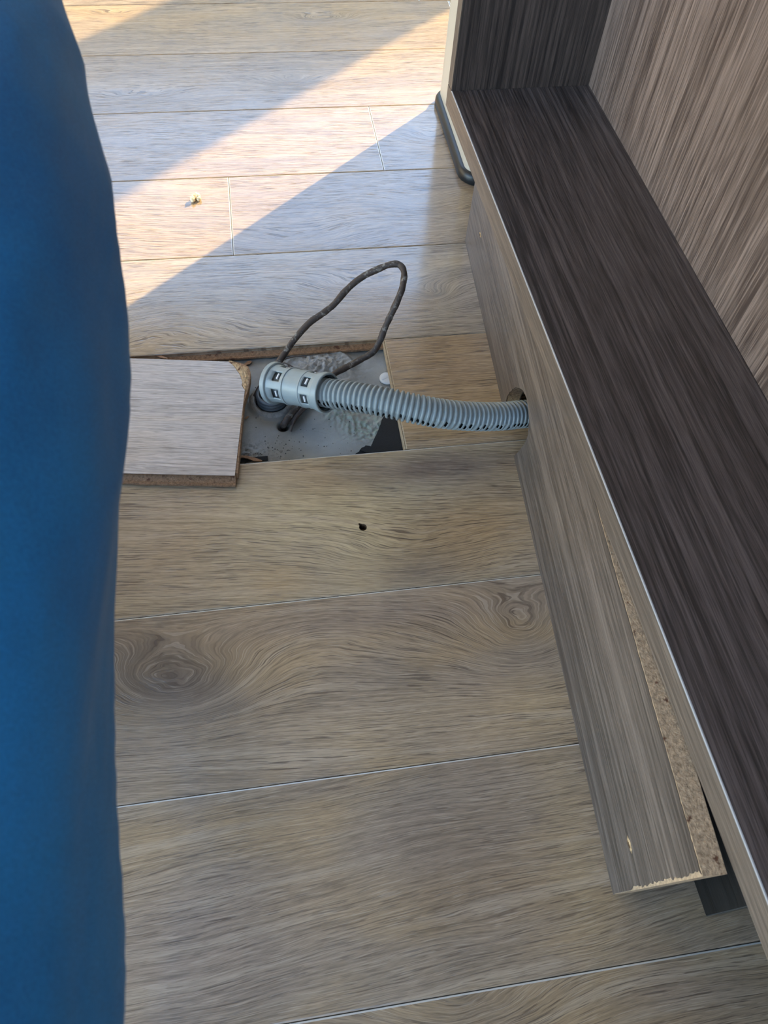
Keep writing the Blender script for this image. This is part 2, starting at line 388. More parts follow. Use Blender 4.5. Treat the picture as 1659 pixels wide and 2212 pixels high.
c_ = centre(5, -.8, .48); special[(5, 0)] = (-.8, .48, oak('oak_print_yellow_patches', 47, slope=.10, wob=.05, light=(.40, .33, .215), dark=(.30, .245, .165), knots=[knot(c_, 900, 1195, .11, .05, .028, .10)],
    tints=[tint(c_, 640, 1110, .13, .05, (.46, .39, .235), .75), tint(c_, 790, 1150, .05, .07, (.47, .40, .24), .7), tint(c_, 940, 1010, .16, .022, (.17, .125, .10), .75), tint(c_, 1060, 1130, .08, .05, (.40, .28, .15), .75), tint(c_, 900, 1235, .05, .02, (.22, .175, .13), .6), tint(c_, 350, 1180, .08, .09, (.33, .26, .18), .6)]))  # yellow and brown patches belong to the wood print
c_ = centre(6, -.45, .83); special[(6, 0)] = (-.45, .83, oak('oak_print_big_knot', 55, slope=.05, wob=.035, light=(.36, .285, .195), dark=(.225, .18, .13),
    knots=[knot(c_, 370, 1480, .078, .042, .075, .6), knot(c_, 1125, 1370, .06, .042, .05, .12), knot(c_, 700, 1400, .09, .05, -.02, 0)],
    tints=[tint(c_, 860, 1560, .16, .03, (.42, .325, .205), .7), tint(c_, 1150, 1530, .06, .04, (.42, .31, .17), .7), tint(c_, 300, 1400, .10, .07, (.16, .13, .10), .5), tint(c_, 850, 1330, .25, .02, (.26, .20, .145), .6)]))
c_ = centre(7, -.7, .58); special[(7, 0)] = (-.7, .58, oak('oak_print_wavy', 63, slope=-.06, wob=.05, light=(.33, .265, .185), dark=(.235, .185, .13), poreamt=.55, tints=[tint(c_, 1000, 1900, .08, .05, (.24, .18, .125), .6), tint(c_, 1250, 1850, .03, .12, (.40, .30, .17), .6), tint(c_, 500, 2000, .12, .06, (.34, .26, .19), .5)]))
c_ = centre(8, -.55, .73); special[(8, 0)] = (-.55, .73, oak('oak_print_near', 71, wob=.05, light=(.36, .28, .18), dark=(.23, .175, .12), knots=[knot(c_, 1000, 2190, .08, .04, .04, .2)], tints=[tint(c_, 900, 2180, .06, .04, (.36, .27, .16), .6)]))
planks = {}
for r in range(-8, 16):
    sp = sorted([v_ for k_, v_ in special.items() if k_[0] == r], key=lambda v_: v_[0])
    XL, XR = -1.5, 2.8
    if not sp:
        off = random.uniform(0, 1.28); cuts = []; x = XL - off
        while x < XR: cuts.append((max(x, XL), min(x + 1.28, XR))); x += 1.28
        for a, b in cuts:
            if b - a > .02 and yb(r) <= 3.2: add_plank(r, a, b)
        continue
    x = sp[0][0]
    while x > XL: add_plank(r, max(x - 1.28, XL), x) if x - XL > .02 else None; x -= 1.28
    for a, b, m in sp:
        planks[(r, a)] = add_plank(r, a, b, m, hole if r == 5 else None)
    x = sp[-1][1]
    while x < XR: add_plank(r, x, min(x + 1.28, XR)) if XR - x > .02 else None; x += 1.28

def tongue(parent, xa, xb, y, zt, sgn=-1, name='tongue', out_=.0095):
    """milled lip along an open edge, running in x at edge y; lip sticks out by sgn*y, ragged"""
    bm = bmesh.new(); N_ = 90; prof0 = None
    for i in range(N_ + 1):
        x = xa + (xb - xa) * i / N_
        j = .0009 * nz(x, 0, 120, 3) + .0012 * nz(x, 0, 35, 8)
        pr = [(0.0002, -.0022), (-.0022, -.0035), (-.0022, -.0058), (out_ * .62 + j * .3, -.0078), (out_ + j, -.0072 + .3 * j), (out_ + j, -.0104), (out_ * .6, -.0119), (-.003, -.0119)]
        ring = [bm.verts.new((x, y + sgn * a, zt + b)) for a, b in pr]
        if prof0:
            for k in range(len(pr)): bm.faces.new((prof0[k], prof0[(k + 1) % len(pr)], ring[(k + 1) % len(pr)], ring[k]))
        else: bm.faces.new(ring[::-1])
        prof0 = ring
    bm.faces.new(prof0)
    return obj(name, bm, M_hdf, parent)
# lip under the far edge of the opening, child of its plank
pk = planks[(3, -.75)]
t_ = tongue(pk, -.33 - pk.location.x, .17 - pk.location.x, yb(4) - pk.location.y + .0002, 0.0)
# sawn end of the plank at the right of the opening
pk = planks[(4, CUT)]
M_sawn = plain('sawn_fibreboard', (.40, .30, .19), .8, .3, 300, .0004); pk.data.materials[2] = M_sawn
bm = bmesh.new(); box(bm, CUT - .0016 - pk.location.x, CUT + .0001 - pk.location.x, yb(5) + .001 - pk.location.y, yb(4) - .001 - pk.location.y, -.0118, -.0004, .0003, 1)
obj('sawn_edge', bm, M_sawn, pk)

# black underlay showing in the corner of the opening
u = [at(*p, ZS) for p in [(836, 893), (850, 897), (872, 925), (886, 985), (800, 992), (765, 985), (782, 972), (800, 968), (806, 955), (818, 930), (827, 905)]]
bm = bmesh.new(); pts = []
for a, b in zip(u, u[1:] + u[:1]):
    for k in range(5):
        p = a.lerp(b, k / 5); pts.append((p.x + .0008 * nz(p.x, p.y, 400), p.y + .0008 * nz(p.x, p.y, 400, 5)))
prism(bm, pts, ZS + .0002, ZS + .0023)
obj('underlay', bm, M_underlay, floor)
bm = bmesh.new()
u = [at(*p, ZS) for p in [(776, 976), (790, 966), (806, 968), (822, 974), (845, 976), (872, 978), (872, 984), (800, 984)]]
pts = []
for a, b in zip(u, u[1:] + u[:1]):
    for k in range(6):
        p = a.lerp(b, k / 6); pts.append((p.x + .0012 * nz(p.x, p.y, 300, 9), p.y + .0012 * nz(p.x, p.y, 300, 15)))
prism(bm, pts, ZS + .0022, ZS + .0040); obj('torn_underlay', bm, M_underlay, floor)

# ------------------------------------------------------------------ room shell outside the frame
def wall(name, boxes, mat=M_white):
    bm = bmesh.new()
    for b in boxes: box(bm, *b)
    o = obj(name, bm, mat); tag(o, kind='structure'); return o
PI0, PI1 = 1.392, 1.857                                  # pier between the two glazed openings
wall('wall_far', [(-1.5, -.82, 3.0, 3.15, -.014, 2.6), (-.82, PI0, 3.0, 3.15, 2.15, 2.6), (PI0, PI1, 3.0, 3.15, -.014, 2.6), (PI1, 2.6, 3.0, 3.15, 2.15, 2.6), (2.6, 2.8, 3.0, 3.15, -.014, 2.6)])
wall('wall_left', [(-1.65, -1.5, -1.6, -1.4, -.014, 2.6), (-1.65, -1.5, -1.4, .8, 2.45, 2.6), (-1.65, -1.5, -1.4, .8, -.014, .1), (-1.65, -1.5, .8, 3.15, -.014, 2.6)])  # unseen wall brought close and opened wide to brighten the near floor
wall('wall_right', [(2.8, 2.95, -1.6, 3.15, -.014, 2.6)])
wall('wall_near', [(-1.65, -1.4, -1.75, -1.6, -.014, 2.6), (.2, 2.95, -1.75, -1.6, -.014, 2.6), (-1.4, .2, -1.75, -1.6, -.014, .8), (-1.4, .2, -1.75, -1.6, 2.45, 2.6)])  # unseen opening in this wall, added to bring in fill light
wall('wall_partition', [(.95, 1.05, -1.6, 1.36, 0.0, 2.6)])
wall('ceiling', [(-1.65, 2.95, -1.75, 3.15, 2.6, 2.7)])
bm = bmesh.new()
for x in (-.82, PI0 - .05): box(bm, x, x + .05, 3.03, 3.10, 0, 2.15)
box(bm, -.77, PI0 - .05, 3.03, 3.10, 2.1, 2.15); box(bm, -.77, PI0 - .05, 3.03, 3.10, 0, .04)
o = obj('window_1', bm, M_frame); tag(o, kind='structure')
bm = bmesh.new()
box(bm, PI1, 2.6, 3.03, 3.10, 2.1, 2.15); box(bm, 2.55, 2.6, 3.03, 3.10, 0, 2.1); box(bm, PI1, 2.55, 3.03, 3.10, 0, .04)
o = obj('window_2', bm, M_frame); tag(o, kind='structure')
bm = bmesh.new(); box(bm, -14, 14, 3.15, 22, -.35, -.25); box(bm, -22, -1.65, -14, 3.15, -.35, -.25); box(bm, -1.65, 14, -14, -1.75, -.35, -.25)
o = obj('ground', bm, plain('outdoor_paving', (.27, .255, .23), .8, .1, 4)); tag(o, kind='structure')

bm = bmesh.new(); box(bm, -16, 5, 12.0, 12.4, -.3, 5.3); box(bm, -16.4, 5.4, 11.7, 12.8, 5.3, 5.5)
for wx in range(-14, 4, 3): box(bm, wx, wx + 1.2, 11.92, 12.0, 1.2, 2.7); box(bm, wx, wx + 1.2, 11.92, 12.0, 3.6, 4.8)
o = obj('wall_outdoor', bm, plain('sand_render', (.42, .37, .28), .9, .1, 2)); tag(o, kind='structure')

# ------------------------------------------------------------------ dark wood cabinet with open niche
YAWC = radians(1.29)
ZB, ZN = .1975, .2265                                     # underside and top of the bottom panel
O = at(975, 196, ZN)                                      # front far corner of the niche floor
dirY = Vector((sin(YAWC), -cos(YAWC), 0)); dirX = Vector((cos(YAWC), sin(YAWC), 0))
cab = empty('cabinet', (O.x, O.y, 0)); cab.rotation_euler = (0, 0, YAWC)
tag(cab, 'dark wood-grain cabinet with an open niche along the right side', 'cabinet')
# local frame: x into the cabinet, y towards the far end; niche is y<0
L_n, D_n, T_s = 1.30, .1885, .0185
Mn_floor = laminate('dark_laminate_niche_floor', 1, seed=2)
Mn_back = laminate('laminate_niche_back_lit', 2, dark=(.060, .042, .036), light=(.27, .205, .175), seed=5)  # same laminate as the niche floor, lightened to paint window light
Mn_side = laminate('laminate_side_shaded', 2, dark=(.018, .014, .013), light=(.085, .064, .055), seed=9)  # same laminate darkened; shade of the end panel put into the colour
Mn_edge = laminate('laminate_edge_lit', 1, dark=(.085, .065, .052), light=(.20, .155, .122), seed=12)  # edge tone lightened to paint light on the window-facing front
Mn_edgev = laminate('laminate_edge_upright_lit', 2, dark=(.085, .065, .052), light=(.20, .155, .122), seed=14)  # same lightened tone, painted light on the upright front edge
def part(name, mat, *b, bev=.0004, parent=cab):
    bm = bmesh.new(); box(bm, *b, bev, 1); return obj(name, bm, mat, parent)
part('bottom_panel', Mn_floor, .0012, .66, -L_n, 0, ZB, ZN)
part('edge_band', Mn_edge, -.0002, .0011, -L_n, T_s, ZB, ZN - .0012, bev=.0002)
bm = bmesh.new()                                         # thin pale strip painting the bevel's bright reflection along the front edge
box(bm, -.0003, .0014, -L_n, 0, ZN - .0012, ZN + .0003, .0004, 1); obj('edge_glint', bm, M_band, cab)
part('back_panel', Mn_back, D_n, D_n + .018, -L_n, -.0002, ZN + .0002, 2.0)
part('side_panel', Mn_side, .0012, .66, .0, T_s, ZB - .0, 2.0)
part('edge_band', Mn_edgev, -.0002, .0011, .0002, T_s, ZN, 2.0, bev=.0002)
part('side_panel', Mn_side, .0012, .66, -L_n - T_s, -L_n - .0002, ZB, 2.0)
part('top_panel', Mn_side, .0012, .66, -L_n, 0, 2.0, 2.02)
# feet under the carcass and the dark support block that shows under the near end
LB = at(1525, 1978, 0.0); rel = cab.rotation_euler.to_matrix().inverted() @ (LB - Vector((O.x, O.y, 0)))
part('support_rail', laminate('black_laminate', 1, dark=(.003, .003, .003), light=(.014, .013, .013), seed=3), rel.x, rel.x + .018, rel.y, rel.y + .44, 0.0, ZB - .0005)
part('rail_end', plain('raw_edge', (.05, .045, .04), .7, .3, 200), rel.x + .0002, rel.x + .0178, rel.y - .0008, rel.y, 0.0001, ZB - .001, bev=.0002)
for fx, fy in ((.12, -.08), (.5, -.08), (.12, -L_n + .1), (.5, -L_n + .1)):
    bm = bmesh.new(); bmesh.ops.create_cone(bm, cap_ends=True, segments=20, radius1=.028, radius2=.016, depth=ZB, matrix=Matrix.Translation((fx, fy, ZB / 2)))
    obj('foot', bm, M_black, cab)

# ------------------------------------------------------------------ plinth board
A = at(1005, 520, 0); B = at(1325, 1932, 0); HT = .1955
dP = (B - A).normalized(); LP = (B - A).length
nP = Vector((-dP.y, dP.x, 0)); 
if nP.x < 0: nP = -nP
plinth = empty('plinth_board', (A.x, A.y, 0)); plinth.rotation_euler = (0, 0, math.atan2(dP.y, dP.x))
tag(plinth, 'dark wood-grain plinth board with a round cut-out, leaning loose under the cabinet', 'board')
s_ = 1 if (Matrix.Rotation(plinth.rotation_euler.z, 3, 'Z') @ Vector((0, 1, 0))).dot(nP) > 0 else -1
fP = lambda a, z, d: Vector((a, s_ * d, z))               # a along, z up, d into the board
def on_face(px, py):
    d = RM @ Vector(((px - CXP) / FPX, -(py - CYP) / FPX, -1.0)); k = ((A - Vector((0, 0, CAMH))).dot(nP)) / d.dot(nP)
    P = Vector((0, 0, CAMH)) + d * k; return ((P - A).dot(dP), P.z)
HOLE_PTS = [on_face(*p) for p in [(1093, 868), (1097, 855), (1104, 845), (1115, 837), (1127, 841), (1134, 851), (1138, 862), (1141, 880), (1143, 900), (1142, 925), (1139, 945), (1133, 958), (1126, 968), (1119, 977), (1110, 986)]]
HOLE_PTS = [(HOLE_PTS[0][0] - .002, 0.0)] + HOLE_PTS
END_TOP = .0105; rj = random.Random(11)
def outline(ins_top, ins_end, jit, rr):
    random = rj
    P = [(0.0, 0.0)]
    cen = Vector((.388, .035, 0)); hp2 = catmull([Vector((q[0], q[1], 0)) for q in HOLE_PTS], 5)
    for q in hp2:
        d = (q - cen).normalized(); q = q + d * rr + d * jit * .6 * (.5 * random.uniform(-1, 1) + .5 * nz(q.x, q.y, 150)); P.append((q.x, max(0.0, q.y)))
    P.append((P[-1][0] + .004, 0.0))
    P.append((LP, 0.0))
    M_ = 60
    for i in range(1, M_):
        z = HT * i / M_; P.append((LP + END_TOP * z / HT - ins_end * (.3 + 1.6 * (z / HT)) - jit * 1.6 * random.random() * (z > .05), z))
    P.append((LP + END_TOP - ins_end * 1.6, HT - ins_top))
    M_ = 260
    for i in range(1, M_):
        a = (LP + END_TOP) * (1 - i / M_); k = min(1, max(0, (a - .45) / .5)); P.append((a, HT - ins_top - jit * k * (random.random() ** 2) * .8))
    P.append((0.0, HT - ins_top)); return P
bm = bmesh.new(); prism(bm, outline(0, 0, 0, .0016), .0004, .018, lambda a, z, d: fP(a, z, d))
core = obj('core', bm, M_chip, plinth)
bm = bmesh.new(); prism(bm, outline(.0006, .0009, .0018, 0.0), -.0003, .00045, lambda a, z, d: fP(a, z, d))
obj('laminate_face', bm, laminate('plinth_laminate', 0, dark=(.060, .046, .037), light=(.20, .158, .132), seed=21, rough=.38), plinth)
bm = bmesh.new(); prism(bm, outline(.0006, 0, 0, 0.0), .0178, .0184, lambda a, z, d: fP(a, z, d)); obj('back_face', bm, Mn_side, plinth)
# splintered screw hole near the end, and the small one at the far end
def splinter_hole(name, px, py, sc):
    d = RM @ Vector(((px - CXP) / FPX, -(py - CYP) / FPX, -1.0)); k = ((A - Vector((0, 0, CAMH))).dot(nP)) / d.dot(nP)
    P = Vector((0, 0, CAMH)) + d * k; a, z = (P - A).dot(dP), P.z
    bm = bmesh.new(); K = 18; r0 = []; r1 = []
    for i in range(K):
        t = 2 * pi * i / K; j = random.uniform(.8, 1.25)
        r0.append(bm.verts.new(fP(a + .0062 * sc * j * cos(t), z + .0034 * sc * j * sin(t), -.0004)))
        r1.append(bm.verts.new(fP(a + .0036 * sc * j * cos(t), z + .0016 * sc * j * sin(t), -.0016 * random.uniform(.5, 1))))
    for i in range(K): bm.faces.new((r0[i], r0[(i + 1) % K], r1[(i + 1) % K], r1[i])).material_index = 0
    c0 = bm.verts.new(fP(a, z, -.0002))
    for i in range(K): bm.faces.new((r1[i], r1[(i + 1) % K], c0)).material_index = 1
    obj(name, bm, [M_hdf_light, M_hole], plinth)
splinter_hole('screw_hole', 1361, 1825, 1.0); splinter_hole('screw_hole', 1038, 507, .7)

# ------------------------------------------------------------------ cream appliance column behind the cabinet
P0 = at(932, 207, 0); P1 = at(990, 375, 0); Pn = at(1030, 404, 0)
app = empty('appliance', (P0.x, P0.y, 0)); 
tag(app, 'cream painted metal appliance with a black rounded base, behind the cabinet end', 'appliance')
def rrect(x0, x1, y0, y1, r, k=7):
    out = []
    for cx, cy, a0 in ((x1 - r, y1 - r, 0), (x0 + r, y1 - r, pi / 2), (x0 + r, y0 + r, pi), (x1 - r, y0 + r, 1.5 * pi)):
        for i in range(k + 1): a = a0 + pi / 2 * i / k; out.append((cx + r * cos(a), cy + r * sin(a)))
    return out
AW, AD = .44, P0.y - Pn.y + .0
bm = bmesh.new(); prism(bm, rrect(.009, AW, -AD + .010, -.008, .022), .012, 1.9); obj('body', bm, M_cream, app)
bm = bmesh.new(); lv = []
for z, ins in ((0, .001), (.002, 0), (.012, .0004), (.016, .002), (.0185, .005), (.0185, .010)):
    lv.append([bm.verts.new((x, y, z)) for x, y in rrect(ins, AW + .009 - ins, -AD + ins, -ins, .034)])
for a, b in zip(lv, lv[1:]):
    for i in range(len(a)): bm.faces.new((a[i], a[(i + 1) % len(a)], b[(i + 1) % len(a)], b[i]))
bm.faces.new(lv[0][::-1]); bm.faces.new(lv[-1]); obj('base', bm, M_black, app, True)

# ------------------------------------------------------------------ pipe stub and collar in the screed
pipe = empty('floor_pipe', PIPE); tag(pipe, 'dark grey corrugated pipe end set in a broken mortar collar in the bare screed', 'pipe')
def lathe(bm, prof, seg=48, f=lambda r, z, a: r):
    rings = [[bm.verts.new((f(r, z, 2 * pi * k / seg) * cos(2 * pi * k / seg), f(r, z, 2 * pi * k / seg) * sin(2 * pi * k / seg), z)) for k in range(seg)] for r, z in prof]
    for a, b in zip(rings, rings[1:]):
        for k in range(seg): bm.faces.new((a[k], a[(k + 1) % seg], b[(k + 1) % seg], b[k]))
bm = bmesh.new(); pr = []
z = -.02
while z < .0165:
    pr += [(.0183, z), (.0200, z + .0012), (.0200, z + .0028), (.0183, z + .0040)]; z += .0056
pr += [(.0165, z), (.0160, -.02)]
lathe(bm, pr); obj('pipe', bm, M_hose_dark, pipe, True)
bm = bmesh.new()
lathe(bm, [(.0216, -.006), (.0217, .0035), (.0226, .0060), (.0246, .0062), (.0272, .0045), (.0300, .0010), (.0306, -.004)], 64, lambda r, z, a: r * (1 + .02 * mn.noise(Vector((cos(a) * 3, sin(a) * 3, z * 200)))) + (.0015 if 3.9 < a < 4.05 and z > 0 and r < .024 else 0))
obj('collar', bm, M_sleeve, pipe, True)

# ------------------------------------------------------------------ coupler
c0 = at(590, 827, .0300); c1 = at(708, 849, .0600)
ax_ = (c1 - c0); LC = ax_.length; 
coup = empty('pipe_coupler', c0); coup.rotation_euler = ax_.to_track_quat('X', 'Z').to_euler()
tag(coup, 'light grey slotted plastic pipe coupler on the end of the corrugated hose', 'coupler')
S = LC / .083
prof = [(0, .0240), (0, .0272), (.0008, .0278), (.0058, .0278), (.0064, .0272), (.0066, .0250), (.0150, .0242), (.0155, .0242), (.0258, .0242), (.0262, .0242), (.0285, .0242), (.0290, .0252), (.0310, .0252), (.0315, .0240),
        (.0530, .0240), (.0534, .0250), (.0552, .0252), (.0560, .0244), (.0585, .0244), (.0680, .0244), (.0685, .0244), (.0720, .0246), (.0724, .0256), (.0740, .0258), (.0745, .0262), (.0762, .0262), (.0770, .0272), (.0822, .0274), (.083, .0268), (.083, .0245)]
prof = [(a * S, b * (.965 - .06 * a / .083)) for a, b in prof]
SEG = 96; WOFF = 27
def win(k, j):       # open windows of the two latch rows
    a = (k + .5) / SEG * 360; ok = ((a + WOFF) % 60) < 34
    xm = (prof[j][0] + prof[j + 1][0]) / 2 / S
    return ok and (.0150 < xm < .0262 or .0580 < xm < .0686)
bm = bmesh.new()
rg = [[bm.verts.new((x, r * cos(2 * pi * k / SEG), r * sin(2 * pi * k / SEG))) for k in range(SEG)] for x, r in prof]
for j in range(len(prof) - 1):
    for k in range(SEG):
        if not win(k, j): bm.faces.new((rg[j][k], rg[j][(k + 1) % SEG], rg[j + 1][(k + 1) % SEG], rg[j + 1][k]))
sharpen(bm); o = obj('shell', bm, M_coupler, coup, True)
md = o.modifiers.new('wall', 'SOLIDIFY'); md.thickness = .0022; md.offset = -1
bm = bmesh.new(); K = 64
pr = [(.002, .0195), (.002, .0203), (.0760, .0203), (.0760, .0195)]
rg = [[bm.verts.new((x * S, r * cos(2 * pi * k / K), r * sin(2 * pi * k / K))) for k in range(K)] for x, r in pr]
for j in range(len(pr) - 1):
    for k in range(K): bm.faces.new((rg[j][k], rg[j][(k + 1) % K], rg[j + 1][(k + 1) % K], rg[j + 1][k]))
bm.faces.new(rg[0]); 
obj('inner_sleeve', bm, M_inside, coup, True)
for xm in (.0212, .0640):
    for q in range(6):
        a = radians(q * 60 + 49); bm = bmesh.new()
        box(bm, (xm - .0012) * S, (xm + .0012) * S, -.0038, .0038, .0200, .0222, .0004, 1)
        bmesh.ops.rotate(bm, verts=bm.verts, cent=(0, 0, 0), matrix=Matrix.Rotation(a - pi / 2 + radians(0), 3, 'X'))
        obj('latch', bm, M_cap, coup)

# ------------------------------------------------------------------ corrugated hose
hp_ = [(680, 844, .052), (708, 849, .060), (750, 855, .070), (800, 863, .077), (850, 873, .079), (905, 885, .076), (960, 894.5, .068), (1020, 899.5, .056), (1080, 899.5, .043), (1140, 894, .031)]
path = [at(a, b, z) for a, b, z in hp_]
e = path[-1]; path += [e + Vector((.045, .004, -.010)), e + Vector((.12, .02, -.014)), e + Vector((.2, .06, -.014))]
path = catmull(path, 30)
PITCH = .00625
P_ = resample(path, PITCH / 10)
fr = frames(P_)
hose = empty('drain_hose', (e.x - .14, e.y, 0)); tag(hose, 'grey corrugated plastic hose running from the coupler into the plinth cut-out', 'hose')
bm = bmesh.new(); SG = 60; prev = None; hb = []
prf = [.0163, .0163, .0172, .0189, .0196, .0197, .0197, .0196, .0189, .0172]
SEAM = []; rr_ = random.Random(3); slot = {}
for i, (p, (t, u, v)) in enumerate(zip(P_, fr)):
    ph = i % 10; ridx = i // 10
    r = prf[ph] * (.91 - .02 * i / len(P_)); ring = []
    if ridx not in slot: slot[ridx] = (rr_.random(), rr_.uniform(-.12, .12))
    for k in range(SG):
        a = 2 * pi * k / SG
        # direction: u is sideways (right of travel), v is roughly up
        dirn = u * cos(a) + v * sin(a)
        # seam line low on the side that faces the viewer
        down = -dirn.z; side = -dirn.y
        ang = math.degrees(math.atan2(dirn.z, -dirn.y))          # 0 = towards viewer, 90 = up
        rr = r
        if ph in (3, 4, 5, 6, 7, 8) and abs(ang - 16) < 4: rr += .0009
        if ph in (0, 1, 2, 9) and abs(ang - 16) < 3.5: rr += .0014
        ring.append((bm.verts.new(p - hose.location + dirn * rr), ang))
    if prev:
        for k in range(SG):
            a1 = ring[k][1]; ph2 = (i - 1) % 10
            cut = ph2 in (0, 1, 2, 8, 9) and -34 < a1 < 13 and slot[ridx][0] < .85 and (abs(a1 + 8 + 110 * slot[ridx][1]) < 12)
            if not cut:
                bm.faces.new((prev[k][0], prev[(k + 1) % SG][0], ring[(k + 1) % SG][0], ring[k][0]))
    prev = ring
obj('hose_wall', bm, M_hose, hose, True)
bm = bmesh.new(); tube(bm, [q - hose.location for q in P_[::10]], .0138, 24, False); obj('hose_shade_core', bm, plain('hose_inner_shade', (.012, .014, .015), .6), hose, True)  # added black inner tube, painting the shade seen through the slots

# ------------------------------------------------------------------ brown cable loop
cb = [(551, 866, -.022), (553, 855, -.010), (566, 833, .000), (583, 805, .012), (605, 778, .022), (635, 735, .036), (668, 698, .05), (697, 677, .058), (722, 657, .066), (748, 627, .078), (780, 600, .09), (815, 582, .10), (845, 571, .107), (864, 573, .108), (873, 590, .106), (869, 622, .097), (856, 655, .084), (842, 685, .070), (830, 712, .058), (820, 738, .046), (805, 761, .034), (775, 779, .022), (745, 795, .013), (722, 808, .006), (700, 828, -.003), (676, 850, -.008), (655, 870, -.007), (636, 888, -.005), (622, 903, -.006), (614, 916, -.012), (611, 922, -.024)]
cp = catmull([at(a, b, z) for a, b, z in cb], 8)
cable = empty('power_cable', HOLE_A); tag(cable, 'dusty brown rubber cable standing in a tall loop over the floor opening', 'cable')
bm = bmesh.new(); tube(bm, [q - HOLE_A for q in cp], lambda t: .00425 + .0007 * mn.noise(Vector((t * 40, 0, 0))), 14, wob=.05); obj('sheath', bm, M_cable, cable, True)
for pts, rd, nm in (([(690, 846, -.010), (668, 868, -.007), (650, 888, -.007), (636, 905, -.009), (628, 920, -.020)], .0036, 'inner_core'), ([(672, 874, -.006), (655, 888, -.006), (640, 902, -.006), (633, 916, -.008), (628, 932, -.0125)], .0012, 'bare_wire')):
    bm = bmesh.new(); tube(bm, [q - HOLE_A for q in catmull([at(a, b, z) for a, b, z in pts], 8)], rd, 10, wob=.04); obj(nm, bm, M_wire, cable, True)
for i in range(7):                                       # crumbling mortar stuck on the lower end of the cable
    t = cp[-(14 + i * 5)]
bw = [[(604, 790, .002), (614, 784, .004), (628, 790, .004), (640, 797, .003), (652, 799, .002), (660, 803, .001), (659, 810, -.001)], [(622, 788, .001), (628, 797, .003), (640, 803, .003), (652, 806, .002)], [(600, 781, -.002), (618, 775, -.001), (640, 770, .000), (662, 771, .000)]]
bo = empty('bent_wire', at(630, 797, 0)); tag(bo, 'thin bent rusty wires poking up behind the pipe coupler', 'wire')
for pts in bw:
    bm = bmesh.new(); tube(bm, [q - bo.location for q in catmull([at(a, b, z) for a, b, z in pts], 6)], .0009, 8); obj('strand', bm, M_wire, bo, True)

# ------------------------------------------------------------------ loose plank
ZL = .0128
q0 = at(529, 842, ZL)                                    # right edge, by the torn corner
fr_ = at(507, 1027, ZL); fl_ = at(272, 1022, ZL); rl_ = at(288, 774, ZL); rr2 = at(545, 783, ZL)
lp = empty('loose_plank', (fr_.x - .15, fr_.y + .1, 0)); tag(lp, 'loose grey oak-print plank with a torn corner, lying across the floor opening', 'plank')
o_ = lp.location
dl = (fl_ - fr_).normalized(); fl2 = fr_ + dl * .42; dr = (rl_ - at(493, 781, ZL)).normalized(); rl2 = at(493, 781, ZL) + dr * .42
torn = [at(*p, ZL) for p in [(529, 842), (525, 838), (522, 832), (523, 826), (521, 818), (519, 812), (516, 806), (511, 800), (508, 795), (504, 790), (500, 786), (493, 781)]]
top = [fl2, fr_] + torn + [rl2]
def jg(P, amt=.0006): return [(p.x - o_.x + amt * nz(p.x, p.y, 900), p.y - o_.y + amt * nz(p.x, p.y, 900, 7)) for p in P]
bm = bmesh.new(); prism(bm, jg(top, .0004), ZL - .0009, ZL)
Mloose = oak('pale_grey_oak_print', 90, slope=.16, wob=.02, light=(.49, .455, .42), dark=(.37, .335, .30), rough=.33, poreamt=.5, tints=[(.10, -.09, .03, .012, (.25, .21, .18), .5), (0, 0, 3, 3, (.45, .42, .385), .62)])
obj('decor_layer', bm, Mloose, lp)
zc1 = ZL - .0009
outer = [at(*p, zc1) for p in [(527, 868), (536, 842), (541, 815), (541, 802), (536, 792), (525, 786), (508, 781), (493, 782)]]
corner = [fl2 + Vector((0, .0045, 0)), fr_ + Vector((.0035, .0040, 0))] + outer + [rl2]
bm = bmesh.new(); prism(bm, jg(corner, .0008), .0007, zc1 - .0001); obj('core', bm, M_hdf, lp)
# torn fibres in the corner
tv = [at(*p, zc1) for p in [(529, 842), (522, 830), (519, 812), (508, 795), (493, 781)]]; ov = [at(*p, zc1) for p in [(531, 850), (536, 838), (541, 815), (538, 794), (500, 779)]]
bm = bmesh.new(); U, V = 44, 14; gr = []
def along(P, t):
    t = t * (len(P) - 1); i = min(int(t), len(P) - 2); return P[i].lerp(P[i + 1], t - i)
for i in range(U + 1):
    row = []
    for j in range(V + 1):
        p = along(tv, i / U).lerp(along(ov, i / U), j / V); edge = sin(pi * min(1, max(0, j / V)))
        z = zc1 + .0003 + (.0010 + .0016 * fbm(p.x, p.y, 260, 3)) * edge - .0012 * (j / V) ** 2
        row.append(bm.verts.new((p.x - o_.x + .0007 * nz(p.x, p.y, 500), p.y - o_.y + .0007 * nz(p.x, p.y, 500, 9), z)))
    gr.append(row)
for i in range(U):
    for j in range(V): bm.faces.new((gr[i][j], gr[i + 1][j], gr[i + 1][j + 1], gr[i][j + 1]))
obj('torn_corner', bm, M_hdf_light, lp, True)
# milled lip along the front edge
tg = tongue(lp, -.42, .001, 0, .0, -1, 'tongue', .0105); tg.location = (fr_.x - o_.x, fr_.y - o_.y + .0012, ZL - .0003); tg.rotation_euler = (0, 0, math.atan2(-dl.y, -dl.x))

